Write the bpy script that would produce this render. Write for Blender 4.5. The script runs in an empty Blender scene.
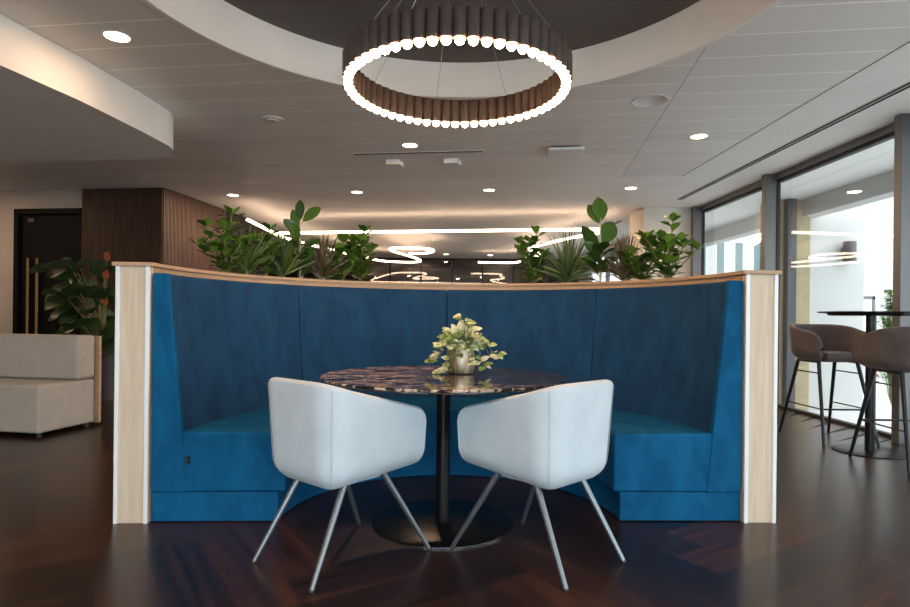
import bpy, bmesh, math, random
from mathutils import Vector, Matrix, Euler
R = math.radians
C = bpy.context.scene.collection
SC = bpy.context.scene
rnd = random.Random(7)

# ------------------------------------------------------------------ materials
MATS = {}
def mat(name, col, rough=.5, metal=0., spec=.5, emit=None, es=0., sheen=0., sheen_tint=None, coat=0., coat_rough=.05, build=None):
    m = bpy.data.materials.new(name); m.use_nodes = True
    nt = m.node_tree; b = nt.nodes['Principled BSDF']
    b.inputs['Base Color'].default_value = (*col, 1); b.inputs['Roughness'].default_value = rough
    b.inputs['Metallic'].default_value = metal; b.inputs['Specular IOR Level'].default_value = spec
    if emit: b.inputs['Emission Color'].default_value = (*emit, 1); b.inputs['Emission Strength'].default_value = es
    if sheen:
        b.inputs['Sheen Weight'].default_value = sheen; b.inputs['Sheen Roughness'].default_value = .35
        if sheen_tint: b.inputs['Sheen Tint'].default_value = (*sheen_tint, 1)
    if coat: b.inputs['Coat Weight'].default_value = coat; b.inputs['Coat Roughness'].default_value = coat_rough
    if build: build(nt, b)
    MATS[name] = m
    return m
def N(nt, t, **kw):
    n = nt.nodes.new(t)
    for k, v in kw.items():
        if k in n.inputs: n.inputs[k].default_value = v
        else: setattr(n, k, v)
    return n
def ramp(nt, stops, interp='LINEAR'):
    r = nt.nodes.new('ShaderNodeValToRGB'); e = r.color_ramp.elements; r.color_ramp.interpolation = interp
    while len(e) < len(stops): e.new(.5)
    for el, (p, c) in zip(e, stops): el.position = p; el.color = (*c, 1)
    return r
def mapping(nt, scale=(1,1,1), rot=(0,0,0), loc=(0,0,0), coord='Object'):
    tc = nt.nodes.new('ShaderNodeTexCoord'); mp = nt.nodes.new('ShaderNodeMapping')
    mp.inputs['Scale'].default_value = scale; mp.inputs['Rotation'].default_value = rot; mp.inputs['Location'].default_value = loc
    nt.links.new(tc.outputs[coord], mp.inputs['Vector']); return mp
def math_node(nt, op, a, b=None, c=None):
    n = nt.nodes.new('ShaderNodeMath'); n.operation = op
    for i, v in enumerate((a, b, c)):
        if v is None: continue
        if isinstance(v, (int, float)): n.inputs[i].default_value = v
        else: nt.links.new(v, n.inputs[i])
    return n.outputs[0]
def noise_col(c1, c2, scale=6., detail=4., sc=(1,1,1), lo=.35, hi=.65, bump=0., bscale=None, rough_var=None):
    def f(nt, b):
        mp = mapping(nt, sc); n = N(nt, 'ShaderNodeTexNoise', Scale=scale, Detail=detail)
        nt.links.new(mp.outputs[0], n.inputs['Vector'])
        r = ramp(nt, [(lo, c1), (hi, c2)]); nt.links.new(n.outputs['Fac'], r.inputs[0]); nt.links.new(r.outputs[0], b.inputs['Base Color'])
        if bump:
            n2 = N(nt, 'ShaderNodeTexNoise', Scale=bscale or scale, Detail=2.); nt.links.new(mp.outputs[0], n2.inputs['Vector'])
            bp = N(nt, 'ShaderNodeBump', Strength=bump, Distance=.01); nt.links.new(n2.outputs['Fac'], bp.inputs['Height']); nt.links.new(bp.outputs[0], b.inputs['Normal'])
        if rough_var:
            rr = N(nt, 'ShaderNodeMapRange'); rr.inputs['To Min'].default_value, rr.inputs['To Max'].default_value = rough_var
            nt.links.new(n.outputs['Fac'], rr.inputs['Value']); nt.links.new(rr.outputs[0], b.inputs['Roughness'])
    return f
def attr_tone(c1, c2, attr='tone', extra=None):
    def f(nt, b):
        a = nt.nodes.new('ShaderNodeAttribute'); a.attribute_name = attr
        r = ramp(nt, [(0., c1), (1., c2)]); nt.links.new(a.outputs['Fac'], r.inputs[0]); nt.links.new(r.outputs[0], b.inputs['Base Color'])
    return f

def floor_build(nt, b):
    a = nt.nodes.new('ShaderNodeAttribute'); a.attribute_name = 'tone'
    r = ramp(nt, [(0., (.013,.0066,.0048)), (.5, (.023,.0103,.0064)), (.85, (.037,.0148,.008)), (1., (.056,.021,.0098))]); nt.links.new(a.outputs['Fac'], r.inputs[0])
    mp = mapping(nt, (.7, 13, 1), coord='UV'); n = N(nt, 'ShaderNodeTexNoise', Scale=1.6, Detail=4., Roughness=.55); nt.links.new(mp.outputs[0], n.inputs['Vector'])
    g = ramp(nt, [(.29, (.50,.47,.46)), (.5, (1,1,1)), (.71, (2.1,1.8,1.5))]); nt.links.new(n.outputs['Fac'], g.inputs[0])
    m = N(nt, 'ShaderNodeMix', data_type='RGBA', blend_type='MULTIPLY'); m.inputs[0].default_value = 1
    nt.links.new(r.outputs[0], m.inputs[6]); nt.links.new(g.outputs[0], m.inputs[7]); nt.links.new(m.outputs[2], b.inputs['Base Color'])
    rr = N(nt, 'ShaderNodeMapRange'); rr.inputs['To Min'].default_value = .26; rr.inputs['To Max'].default_value = .31
    nt.links.new(n.outputs['Fac'], rr.inputs['Value']); nt.links.new(rr.outputs[0], b.inputs['Roughness'])
    bp = N(nt, 'ShaderNodeBump', Strength=.02, Distance=.004); nt.links.new(n.outputs['Fac'], bp.inputs['Height']); nt.links.new(bp.outputs[0], b.inputs['Normal'])
mat('floor', (.03,.015,.01), .3, spec=.48, build=floor_build)
mat('floor_gap', (.006,.004,.003), .8)

def ceil_build(nt, b):
    # metal plank tiles, .335 m wide, laid 8.2 degrees off the window wall; joint lines painted pale for light caught on their bevels
    tc = nt.nodes.new('ShaderNodeTexCoord'); mp = nt.nodes.new('ShaderNodeMapping'); mp.inputs['Rotation'].default_value = (0,0,R(8.2))
    nt.links.new(tc.outputs['Object'], mp.inputs['Vector'])
    s = nt.nodes.new('ShaderNodeSeparateXYZ'); nt.links.new(mp.outputs[0], s.inputs[0])
    P, Q = s.outputs[0], s.outputs[1]
    right = math_node(nt, 'GREATER_THAN', P, 1.13)
    q = math_node(nt, 'ADD', Q, math_node(nt, 'MULTIPLY', right, -.235)); q = math_node(nt, 'ADD', q, -3.41 + 33.5)
    fr = math_node(nt, 'FRACT', math_node(nt, 'DIVIDE', q, .335))
    idx = math_node(nt, 'FLOOR', math_node(nt, 'DIVIDE', q, .335))
    d = math_node(nt, 'ABSOLUTE', math_node(nt, 'SUBTRACT', fr, .5))
    line = math_node(nt, 'GREATER_THAN', d, .481)
    fp = math_node(nt, 'FRACT', math_node(nt, 'DIVIDE', math_node(nt, 'ADD', P, .43 + 15.6), 1.56))
    ic = math_node(nt, 'FLOOR', math_node(nt, 'DIVIDE', math_node(nt, 'ADD', P, .43 + 15.6), 1.56))
    dp = math_node(nt, 'ABSOLUTE', math_node(nt, 'SUBTRACT', fp, .5)); jl = math_node(nt, 'GREATER_THAN', dp, .4975)
    w = N(nt, 'ShaderNodeTexWhiteNoise', noise_dimensions='2D'); cb = nt.nodes.new('ShaderNodeCombineXYZ')
    nt.links.new(idx, cb.inputs[0]); nt.links.new(ic, cb.inputs[1]); nt.links.new(cb.outputs[0], w.inputs['Vector'])
    r = ramp(nt, [(0, (.735,.70,.665)), (1, (.80,.765,.73))]); nt.links.new(w.outputs['Value'], r.inputs[0])
    m = N(nt, 'ShaderNodeMix', data_type='RGBA'); nt.links.new(line, m.inputs[0]); nt.links.new(r.outputs[0], m.inputs[6]); m.inputs[7].default_value = (1.,.98,.95,1)
    m2 = N(nt, 'ShaderNodeMix', data_type='RGBA'); nt.links.new(jl, m2.inputs[0]); nt.links.new(m.outputs[2], m2.inputs[6]); 
    jr = N(nt, 'ShaderNodeMix', data_type='RGBA'); nt.links.new(math_node(nt, 'GREATER_THAN', P, .9), jr.inputs[0]); jr.inputs[6].default_value = (.88,.85,.82,1); jr.inputs[7].default_value = (.38,.36,.34,1)
    nt.links.new(jr.outputs[2], m2.inputs[7])
    nt.links.new(m2.outputs[2], b.inputs['Base Color'])
mat('ceiling_tile', (.5,.5,.5), .5, spec=.35, build=ceil_build)
mat('plaster', (.62,.60,.575), .75, spec=.2, build=noise_col((.83,.805,.77), (.87,.845,.81), 3))
mat('white_plaster', (.8,.78,.74), .7, spec=.25, build=noise_col((.80,.77,.73), (.84,.81,.77), 3))
mat('speaker_grey', (.70,.675,.645), .6)
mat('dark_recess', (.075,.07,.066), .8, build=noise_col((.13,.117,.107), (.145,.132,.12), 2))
mat('wall_beige', (.50,.44,.39), .8, build=noise_col((.48,.425,.375), (.52,.46,.41), 2))
mat('cream', (.66,.63,.57), .8, build=noise_col((.64,.61,.55), (.68,.65,.59), 2))
def slat_build(nt, b):
    mp = mapping(nt, (14, 14, 1.2)); n = N(nt, 'ShaderNodeTexNoise', Scale=2., Detail=4.); nt.links.new(mp.outputs[0], n.inputs['Vector'])
    r = ramp(nt, [(.3, (.045,.022,.015)), (.7, (.115,.058,.04))]); nt.links.new(n.outputs['Fac'], r.inputs[0]); nt.links.new(r.outputs[0], b.inputs['Base Color'])
mat('dark_slat', (.06,.03,.02), .5, build=slat_build)
mat('slat_back', (.012,.008,.007), .8)
mat('black_door', (.006,.006,.006), .6, spec=.15)
mat('brass', (.55,.36,.14), .3, 1.)
mat('frame_metal', (.15,.155,.16), .42, .4, spec=.5)
mat('gasket', (.012,.012,.013), .6)
mat('black_slot', (.01,.01,.01), .7)

def velvet(c1, c2, sheen, tint):
    def f(nt, b):
        mp = mapping(nt, (1, 1, .55)); n = N(nt, 'ShaderNodeTexNoise', Scale=7., Detail=5., Roughness=.6, Distortion=.6); nt.links.new(mp.outputs[0], n.inputs['Vector'])
        r = ramp(nt, [(.36, c1), (.64, c2)]); nt.links.new(n.outputs['Fac'], r.inputs[0]); nt.links.new(r.outputs[0], b.inputs['Base Color'])
        n2 = N(nt, 'ShaderNodeTexNoise', Scale=9., Detail=3.); nt.links.new(mp.outputs[0], n2.inputs['Vector'])
        bp = N(nt, 'ShaderNodeBump', Strength=.12, Distance=.02); nt.links.new(n2.outputs['Fac'], bp.inputs['Height']); nt.links.new(bp.outputs[0], b.inputs['Normal'])
    return f
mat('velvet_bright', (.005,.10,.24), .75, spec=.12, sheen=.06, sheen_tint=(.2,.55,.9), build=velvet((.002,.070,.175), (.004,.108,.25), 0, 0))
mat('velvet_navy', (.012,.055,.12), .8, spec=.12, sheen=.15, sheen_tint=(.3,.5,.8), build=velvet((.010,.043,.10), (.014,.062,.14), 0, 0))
mat('seam_blue', (.006,.03,.07), .8)
def wood(c1, c2, sc=(22, 22, 1.4), s=2.):
    def f(nt, b):
        mp = mapping(nt, sc); n = N(nt, 'ShaderNodeTexNoise', Scale=s, Detail=5., Distortion=.4); nt.links.new(mp.outputs[0], n.inputs['Vector'])
        r = ramp(nt, [(.3, c1), (.7, c2)]); nt.links.new(n.outputs['Fac'], r.inputs[0]); nt.links.new(r.outputs[0], b.inputs['Base Color'])
    return f
mat('oak', (.55,.42,.28), .5, build=wood((.57,.465,.35), (.69,.585,.455)))
mat('ply', (.45,.30,.18), .5, build=wood((.40,.26,.155), (.52,.355,.22), (3,3,60), 1.5))
mat('white_edge', (.82,.86,.90), .3, spec=.5)
mat('white_laminate', (.8,.8,.79), .4)
mat('soil', (.02,.014,.01), .95)
mat('planter_metal', (.05,.05,.05), .5)

def marble_build(nt, b):
    mp = mapping(nt, (.8, 3.0, 1), (0,0,R(7)))
    n = N(nt, 'ShaderNodeTexNoise', Scale=4.2, Detail=9., Roughness=.66, Distortion=1.1); nt.links.new(mp.outputs[0], n.inputs['Vector'])
    v = math_node(nt, 'ABSOLUTE', math_node(nt, 'SUBTRACT', n.outputs['Fac'], .5))
    r = ramp(nt, [(0, (.90,.74,.62)), (.014, (.74,.56,.45)), (.028, (.20,.13,.10)), (.05, (.014,.011,.011))]); nt.links.new(v, r.inputs[0])
    mp2 = mapping(nt, (1, 1.6, 1), loc=(.9, .2, 0)); n2 = N(nt, 'ShaderNodeTexNoise', Scale=1.4, Detail=2.); nt.links.new(mp2.outputs[0], n2.inputs['Vector'])
    # veins are denser towards one side of the slab
    s = nt.nodes.new('ShaderNodeSeparateXYZ'); tc = nt.nodes.new('ShaderNodeTexCoord'); nt.links.new(tc.outputs['Object'], s.inputs[0])
    w = math_node(nt, 'ADD', math_node(nt, 'MULTIPLY', s.outputs[0], -.55), n2.outputs['Fac'])
    wr = ramp(nt, [(.30, (.16,.16,.16)), (.60, (1,1,1))]); nt.links.new(w, wr.inputs[0])
    m = N(nt, 'ShaderNodeMix', data_type='RGBA'); nt.links.new(wr.outputs[0], m.inputs[0]); m.inputs[6].default_value = (.011,.008,.009,1); nt.links.new(r.outputs[0], m.inputs[7])
    nt.links.new(m.outputs[2], b.inputs['Base Color'])
mat('marble', (.02,.015,.015), .06, spec=.6, build=marble_build)
mat('black_gloss', (.006,.006,.007), .3, spec=.16)
mat('black_pole', (.02,.02,.023), .25, .6)
mat('steel_rim', (.25,.25,.27), .25, 1.)
def fabric_build(c1, c2, s=220, bump=.25):
    def f(nt, b):
        mp = mapping(nt, (1,1,1)); n = N(nt, 'ShaderNodeTexNoise', Scale=s, Detail=2.); nt.links.new(mp.outputs[0], n.inputs['Vector'])
        n1 = N(nt, 'ShaderNodeTexNoise', Scale=8., Detail=3.); nt.links.new(mp.outputs[0], n1.inputs['Vector'])
        a = math_node(nt, 'ADD', math_node(nt, 'MULTIPLY', n.outputs['Fac'], .5), math_node(nt, 'MULTIPLY', n1.outputs['Fac'], .5))
        r = ramp(nt, [(.35, c1), (.65, c2)]); nt.links.new(a, r.inputs[0]); nt.links.new(r.outputs[0], b.inputs['Base Color'])
        bp = N(nt, 'ShaderNodeBump', Strength=bump, Distance=.002); nt.links.new(n.outputs['Fac'], bp.inputs['Height']); nt.links.new(bp.outputs[0], b.inputs['Normal'])
    return f
mat('chair_fabric', (.70,.72,.73), .85, spec=.15, sheen=.15, build=fabric_build((.50,.58,.65), (.585,.665,.735)))
mat('chair_seam', (.50,.57,.63), .85)
mat('leg_steel', (.20,.225,.25), .35, .75)
mat('leg_tip', (.03,.03,.03), .6)
mat('stool_fabric', (.15,.12,.11), .85, spec=.15, sheen=.2, build=fabric_build((.085,.07,.072), (.125,.102,.10), 160))
mat('stool_leg', (.022,.024,.028), .35, .6)
mat('sofa_fabric', (.48,.45,.41), .9, spec=.1, sheen=.1, build=fabric_build((.42,.395,.36), (.49,.46,.425), 180))
mat('pendant_tube', (.075,.056,.05), .5, spec=.4, build=noise_col((.066,.049,.043), (.084,.063,.056), 20))
mat('bulb', (1,.9,.8), .3, emit=(1,.58,.30), es=52.)
mat('wire', (.35,.34,.33), .4, .6)
mat('lamp_disc', (1,1,1), .4, emit=(1,.68,.42), es=22.)
mat('white_plastic', (.75,.75,.74), .45)
mat('led', (1,1,1), .4, emit=(1,.70,.48), es=8.)
mat('bronze_pot', (.42,.37,.28), .4, .7, build=noise_col((.20,.155,.085), (.58,.50,.36), 8, 5, (5,5,.7), .36, .62, rough_var=(.28,.55)))
mat('grey_pot', (.06,.062,.07), .5)
mat('brick_khaki', (.36,.30,.17), .8)
def brick_build(nt, b):
    mp = mapping(nt, (1,1,1), (R(90),0,0)); t = nt.nodes.new('ShaderNodeTexBrick')
    t.inputs['Color1'].default_value = (.36,.30,.17,1); t.inputs['Color2'].default_value = (.42,.35,.21,1); t.inputs['Mortar'].default_value = (.30,.26,.18,1)
    t.inputs['Scale'].default_value = 4.5; t.inputs['Mortar Size'].default_value = .012
    nt.links.new(mp.outputs[0], t.inputs['Vector']); nt.links.new(t.outputs['Color'], b.inputs['Base Color'])
mat('brick', (.36,.30,.17), .85, build=brick_build)
mat('ext_white', (.84,.84,.82), .8, build=noise_col((.50,.50,.49), (.53,.53,.52), 1))
mat('paving', (.72,.72,.70), .8, build=noise_col((.62,.61,.60), (.67,.66,.65), 2))
mat('soffit', (.8,.8,.78), .6)
mat('teal_glass', (.10,.17,.18), .15, spec=.7)
mat('dark_pipe', (.055,.055,.065), .5)
mat('ground', (.35,.36,.33), .9)
mat('dark_room', (.16,.13,.11), .7)
mat('leaf', (.08,.22,.03), .38, spec=.45, build=attr_tone((.022,.070,.008), (.17,.30,.035)))
mat('leaf_dark', (.03,.09,.02), .3, spec=.5, build=attr_tone((.016,.050,.009), (.055,.125,.018)))
mat('leaf_spike', (.05,.10,.03), .42, build=attr_tone((.016,.040,.010), (.10,.15,.03)))
mat('leaf_red', (.10,.05,.03), .42, build=attr_tone((.035,.055,.018), (.13,.07,.038)))
mat('leaf_deep', (.03,.07,.02), .4, build=attr_tone((.010,.028,.007), (.030,.072,.016)))  # deepest green, for the dark-leaved plant behind the sofa
mat('bloom', (.55,.13,.06), .45)
mat('stem', (.16,.17,.06), .6)
mat('stem_pale', (.42,.38,.27), .6)
def pothos_build(nt, b):
    mp = mapping(nt, (1,1,1)); n = N(nt, 'ShaderNodeTexNoise', Scale=70., Detail=2.); nt.links.new(mp.outputs[0], n.inputs['Vector'])
    a = nt.nodes.new('ShaderNodeAttribute'); a.attribute_name = 'tone'
    v = math_node(nt, 'ADD', n.outputs['Fac'], math_node(nt, 'MULTIPLY', math_node(nt, 'SUBTRACT', a.outputs['Fac'], .5), .35))
    r = ramp(nt, [(.40, (.16,.27,.07)), (.52, (.42,.50,.22)), (.6, (.72,.72,.52))]); nt.links.new(v, r.inputs[0]); nt.links.new(r.outputs[0], b.inputs['Base Color'])
mat('pothos', (.4,.5,.2), .45, build=pothos_build)

def glass_mat(name, tint, refl_scale=1.):
    m = bpy.data.materials.new(name); m.use_nodes = True; nt = m.node_tree; nt.nodes.clear()
    o = nt.nodes.new('ShaderNodeOutputMaterial'); t = nt.nodes.new('ShaderNodeBsdfTransparent'); t.inputs[0].default_value = (*tint, 1)
    g = nt.nodes.new('ShaderNodeBsdfGlossy'); g.inputs['Roughness'].default_value = 0.0; mx = nt.nodes.new('ShaderNodeMixShader')
    ge = nt.nodes.new('ShaderNodeNewGeometry'); vd = nt.nodes.new('ShaderNodeVectorMath'); vd.operation = 'DOT_PRODUCT'
    nt.links.new(ge.outputs['Normal'], vd.inputs[0]); nt.links.new(ge.outputs['Incoming'], vd.inputs[1])
    c = math_node(nt, 'ABSOLUTE', vd.outputs['Value']); k = math_node(nt, 'POWER', math_node(nt, 'SUBTRACT', 1., c), 5.)
    k = math_node(nt, 'MULTIPLY', math_node(nt, 'ADD', math_node(nt, 'MULTIPLY', k, .96), .04), refl_scale)   # Schlick, same from both sides
    nt.links.new(k, mx.inputs[0]); nt.links.new(t.outputs[0], mx.inputs[1]); nt.links.new(g.outputs[0], mx.inputs[2]); nt.links.new(mx.outputs[0], o.inputs[0])
    MATS[name] = m
glass_mat('glass', (.93,.96,.96), 1.5)
glass_mat('glass_far', (.75,.75,.75), 2.6)

# ------------------------------------------------------------------ mesh helpers
class MB:
    def __init__(s): s.v = []; s.f = []; s.mi = []; s.tone = []; s.uv = {}
    def add(s, verts, faces, m=0, tone=.5):
        o = len(s.v); s.v += [tuple(p) for p in verts]
        for f in faces: s.f.append([i + o for i in f]); s.mi.append(m); s.tone.append(tone)
        return o
    def box(s, x0, x1, y0, y1, z0, z1, m=0, M=None):
        p = [Vector((x, y, z)) for z in (z0, z1) for y in (y0, y1) for x in (x0, x1)]
        if M: p = [M @ q for q in p]
        s.add(p, [(0,2,3,1),(4,5,7,6),(0,1,5,4),(2,6,7,3),(0,4,6,2),(1,3,7,5)], m)
    def lathe(s, prof, n=32, c=(0,0,0), m=0):
        o = []; vs = []
        for (r, z) in prof:
            for k in range(n):
                a = 2*math.pi*k/n; vs.append((c[0]+r*math.cos(a), c[1]+r*math.sin(a), c[2]+z))
        fs = []
        for i in range(len(prof)-1):
            for k in range(n):
                k2 = (k+1) % n; fs.append((i*n+k, i*n+k2, (i+1)*n+k2, (i+1)*n+k))
        s.add(vs, fs, m)
        if prof[0][0] > 1e-6: s.add(vs[:n], [tuple(range(n-1,-1,-1))], m)
        if prof[-1][0] > 1e-6: s.add(vs[-n:], [tuple(range(n))], m)
    def tube(s, pts, r, n=10, m=0, closed=False, tone=.5):
        pts = [Vector(p) for p in pts]; L = len(pts); rr = r if isinstance(r, (list, tuple)) else [r]*L
        vs = []; up = Vector((0,0,1)); prev = None
        for i, p in enumerate(pts):
            a = pts[(i-1) % L] if (closed or i > 0) else p; b = pts[(i+1) % L] if (closed or i < L-1) else p
            t = (b-a).normalized()
            if prev is None:
                q = up if abs(t.dot(up)) < .95 else Vector((1,0,0)); x = t.cross(q).normalized()
            else: x = (prev - t*prev.dot(t)).normalized()
            prev = x; y = t.cross(x)
            for k in range(n):
                an = 2*math.pi*k/n; vs.append(p + (x*math.cos(an)+y*math.sin(an))*rr[i])
        fs = []
        for i in range(L if closed else L-1):
            j = (i+1) % L
            for k in range(n):
                k2 = (k+1) % n; fs.append((i*n+k, i*n+k2, j*n+k2, j*n+k))
        if not closed: fs += [tuple(range(n-1,-1,-1)), tuple(range((L-1)*n, L*n))]
        s.add(vs, fs, m, tone)
    def arc(s, prof, a0, a1, n=24, c=(0,0), m=0):
        """sweep a closed (r,z) outline about a vertical axis from angle a0 to a1, capped"""
        k = len(prof); vs = []
        for i in range(n+1):
            a = a0 + (a1-a0)*i/n
            for (r, z) in prof: vs.append((c[0]+r*math.cos(a), c[1]+r*math.sin(a), z))
        fs = [(i*k+j, i*k+(j+1) % k, (i+1)*k+(j+1) % k, (i+1)*k+j) for i in range(n) for j in range(k)]
        fs += [tuple(range(k-1,-1,-1)), tuple(range(n*k, n*k+k))]
        s.add(vs, fs, m)
    def prism(s, poly, z0, z1, m=0):
        k = len(poly); vs = [(x,y,z0) for x,y in poly] + [(x,y,z1) for x,y in poly]
        s.add(vs, [tuple(range(k-1,-1,-1)), tuple(range(k,2*k))] + [(i,(i+1)%k,k+(i+1)%k,k+i) for i in range(k)], m)
    def sphere(s, c, r, n=16, m=0, sz=1.):
        s.lathe([(max(1e-6, r*math.sin(math.pi*i/(n//2))), -r*sz*math.cos(math.pi*i/(n//2))) for i in range(n//2+1)], n, c, m)
    def leaf(s, base, d, L, W, up=Vector((0,0,1)), bend=.3, fold=.2, wide=.5, m=0, tone=.5, n=5, tip=0.):
        d = Vector(d).normalized(); base = Vector(base)
        side = d.cross(up)
        if side.length < 1e-3: side = d.cross(Vector((1,0,0)))
        side.normalize(); nrm = side.cross(d).normalized(); vs = []
        for i in range(n+1):
            t = i/n
            w = W*.5*(math.sin(math.pi*min(1, max(0, t**(math.log(.5)/math.log(wide)))))**.75 if 0 < t < 1 else .06*(1-t)+tip*t)
            p = base + d*L*t*(1-.1*bend*t) - nrm*L*bend*t*t*.6
            vs += [p - side*w + nrm*w*fold, p, p + side*w + nrm*w*fold]
        fs = []
        for i in range(n):
            a = i*3; fs += [(a,a+1,a+4,a+3),(a+1,a+2,a+5,a+4)]
        s.add(vs, fs, m, tone)
    def build(s, name, mats, parent=None, loc=(0,0,0), rotz=0., smooth=False, bevel=0., bseg=2, fix=True, subsurf=0):
        me = bpy.data.meshes.new(name); me.from_pydata(s.v, [], s.f)
        mats = mats if isinstance(mats, (list, tuple)) else [mats]
        for q in mats: me.materials.append(MATS[q])
        for p, i in zip(me.polygons, s.mi): p.material_index = i
        at = me.attributes.new('tone', 'FLOAT', 'FACE'); at.data.foreach_set('value', s.tone)
        if s.uv:
            uv = me.uv_layers.new(name='UVMap')
            for p in me.polygons:
                q = s.uv.get(p.index)
                if q:
                    for li, c in zip(p.loop_indices, q): uv.data[li].uv = c
        if fix:
            bm = bmesh.new(); bm.from_mesh(me); bmesh.ops.recalc_face_normals(bm, faces=bm.faces); bm.to_mesh(me); bm.free()
        me.update()
        o = bpy.data.objects.new(name, me); C.objects.link(o); o.location = loc; o.rotation_euler = (0,0,rotz)
        if parent: o.parent = parent
        if smooth:
            me.polygons.foreach_set('use_smooth', [True]*len(me.polygons))
            if smooth != 'all': me.set_sharp_from_angle(angle=R(40))
        if bevel:
            b = o.modifiers.new('bevel', 'BEVEL'); b.width = bevel; b.segments = bseg; b.limit_method = 'ANGLE'; b.angle_limit = R(35)
            me.polygons.foreach_set('use_smooth', [True]*len(me.polygons))
            w = o.modifiers.new('wn', 'WEIGHTED_NORMAL'); w.keep_sharp = True
        if subsurf:
            ss = o.modifiers.new('sub', 'SUBSURF'); ss.levels = ss.render_levels = subsurf
        return o

def thing(name, label, cat, loc=(0,0,0), rotz=0., group=None):
    o = bpy.data.objects.new(name, None); C.objects.link(o); o.location = loc; o.rotation_euler = (0,0,rotz); o.empty_display_size = .1
    o['label'] = label; o['category'] = cat
    if group: o['group'] = group
    return o
def tag(o, label, cat, group=None, kind=None):
    o['label'] = label; o['category'] = cat
    if group: o['group'] = group
    if kind: o['kind'] = kind
    return o
def struct(o, label=None, cat=None):
    o['kind'] = 'structure'
    if label: o['label'] = label
    if cat: o['category'] = cat
    return o
def sempty(name, loc=(0,0,0), label=None, cat=None, rotz=0.):
    o = bpy.data.objects.new(name, None); C.objects.link(o); o.location = loc; o.rotation_euler = (0,0,rotz); return struct(o, label, cat)
def dup(root, loc, rotz, label):
    r = root.copy(); C.objects.link(r); r.location = loc; r.rotation_euler = (0,0,rotz); r['label'] = label
    for ch in list(root.children):
        c = ch.copy(); C.objects.link(c); c.parent = r
        for g in list(ch.children):
            d = g.copy(); C.objects.link(d); d.parent = c
    return r
def boxobj(name, m, b, parent=None, bevel=0.):
    q = MB(); q.box(*b); return q.build(name, m, parent, bevel=bevel)

# ------------------------------------------------------------------ setting
ZC = 2.86                      # ceiling height
X0, X1, Y0, Y1 = -9., 4.10, -3.2, 18.4
# floor: walnut herringbone boards
def make_floor():
    w, n = .22, 5; g = .0004; ang = R(32.0); ca, sa = math.cos(ang), math.sin(ang); ox, oy = -.5, 2.22
    q = MB()
    def put(x, y, dx, dy, horiz):
        cx, cy = x+dx/2, y+dy/2; wx = ox+ca*cx-sa*cy; wy = oy+sa*cx+ca*cy
        if not (X0-.5 < wx < X1+.05+.5 and Y0-.5 < wy < Y1+.5): return
        pts = [(x+g,y+g),(x+dx-g,y+g),(x+dx-g,y+dy-g),(x+g,y+dy-g)]
        vs = []
        for a, b in pts:
            X, Y = ox+ca*a-sa*b, oy+sa*a+ca*b
            vs.append((min(max(X, X0), X1+.06), min(max(Y, Y0), Y1+3.6), 0))
        q.add(vs, [(0,1,2,3)], 0, rnd.random())
        u0, v0 = rnd.uniform(0, 40), rnd.uniform(0, 40)
        uv = [(u0,v0),(u0+dx,v0),(u0+dx,v0+dy),(u0,v0+dy)] if horiz else [(u0,v0),(u0,v0+dx),(u0+dy,v0+dx),(u0+dy,v0)]
        q.uv[len(q.f)-1] = uv
    K = 130
    for r in range(-K, K):
        for j in range(-16, 16):
            put((r+2*n*j)*w, r*w, n*w, w, True)
            put(r*w, (r+1+2*n*j)*w, w, n*w, False)
    q.add([(X0,Y0,-.003),(X1+.06,Y0,-.003),(X1+.06,Y1+3.6,-.003),(X0,Y1+3.6,-.003)], [(0,1,2,3)], 1)
    q.add([(X0,Y0,-.28),(X1+.06,Y0,-.28),(X1+.06,Y1+3.6,-.28),(X0,Y1+3.6,-.28)], [(0,1,2,3)], 1)
    struct(q.build('floor', ['floor', 'floor_gap'], fix=False), 'dark walnut herringbone floor with a satin sheen', 'floor')
make_floor()

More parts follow.
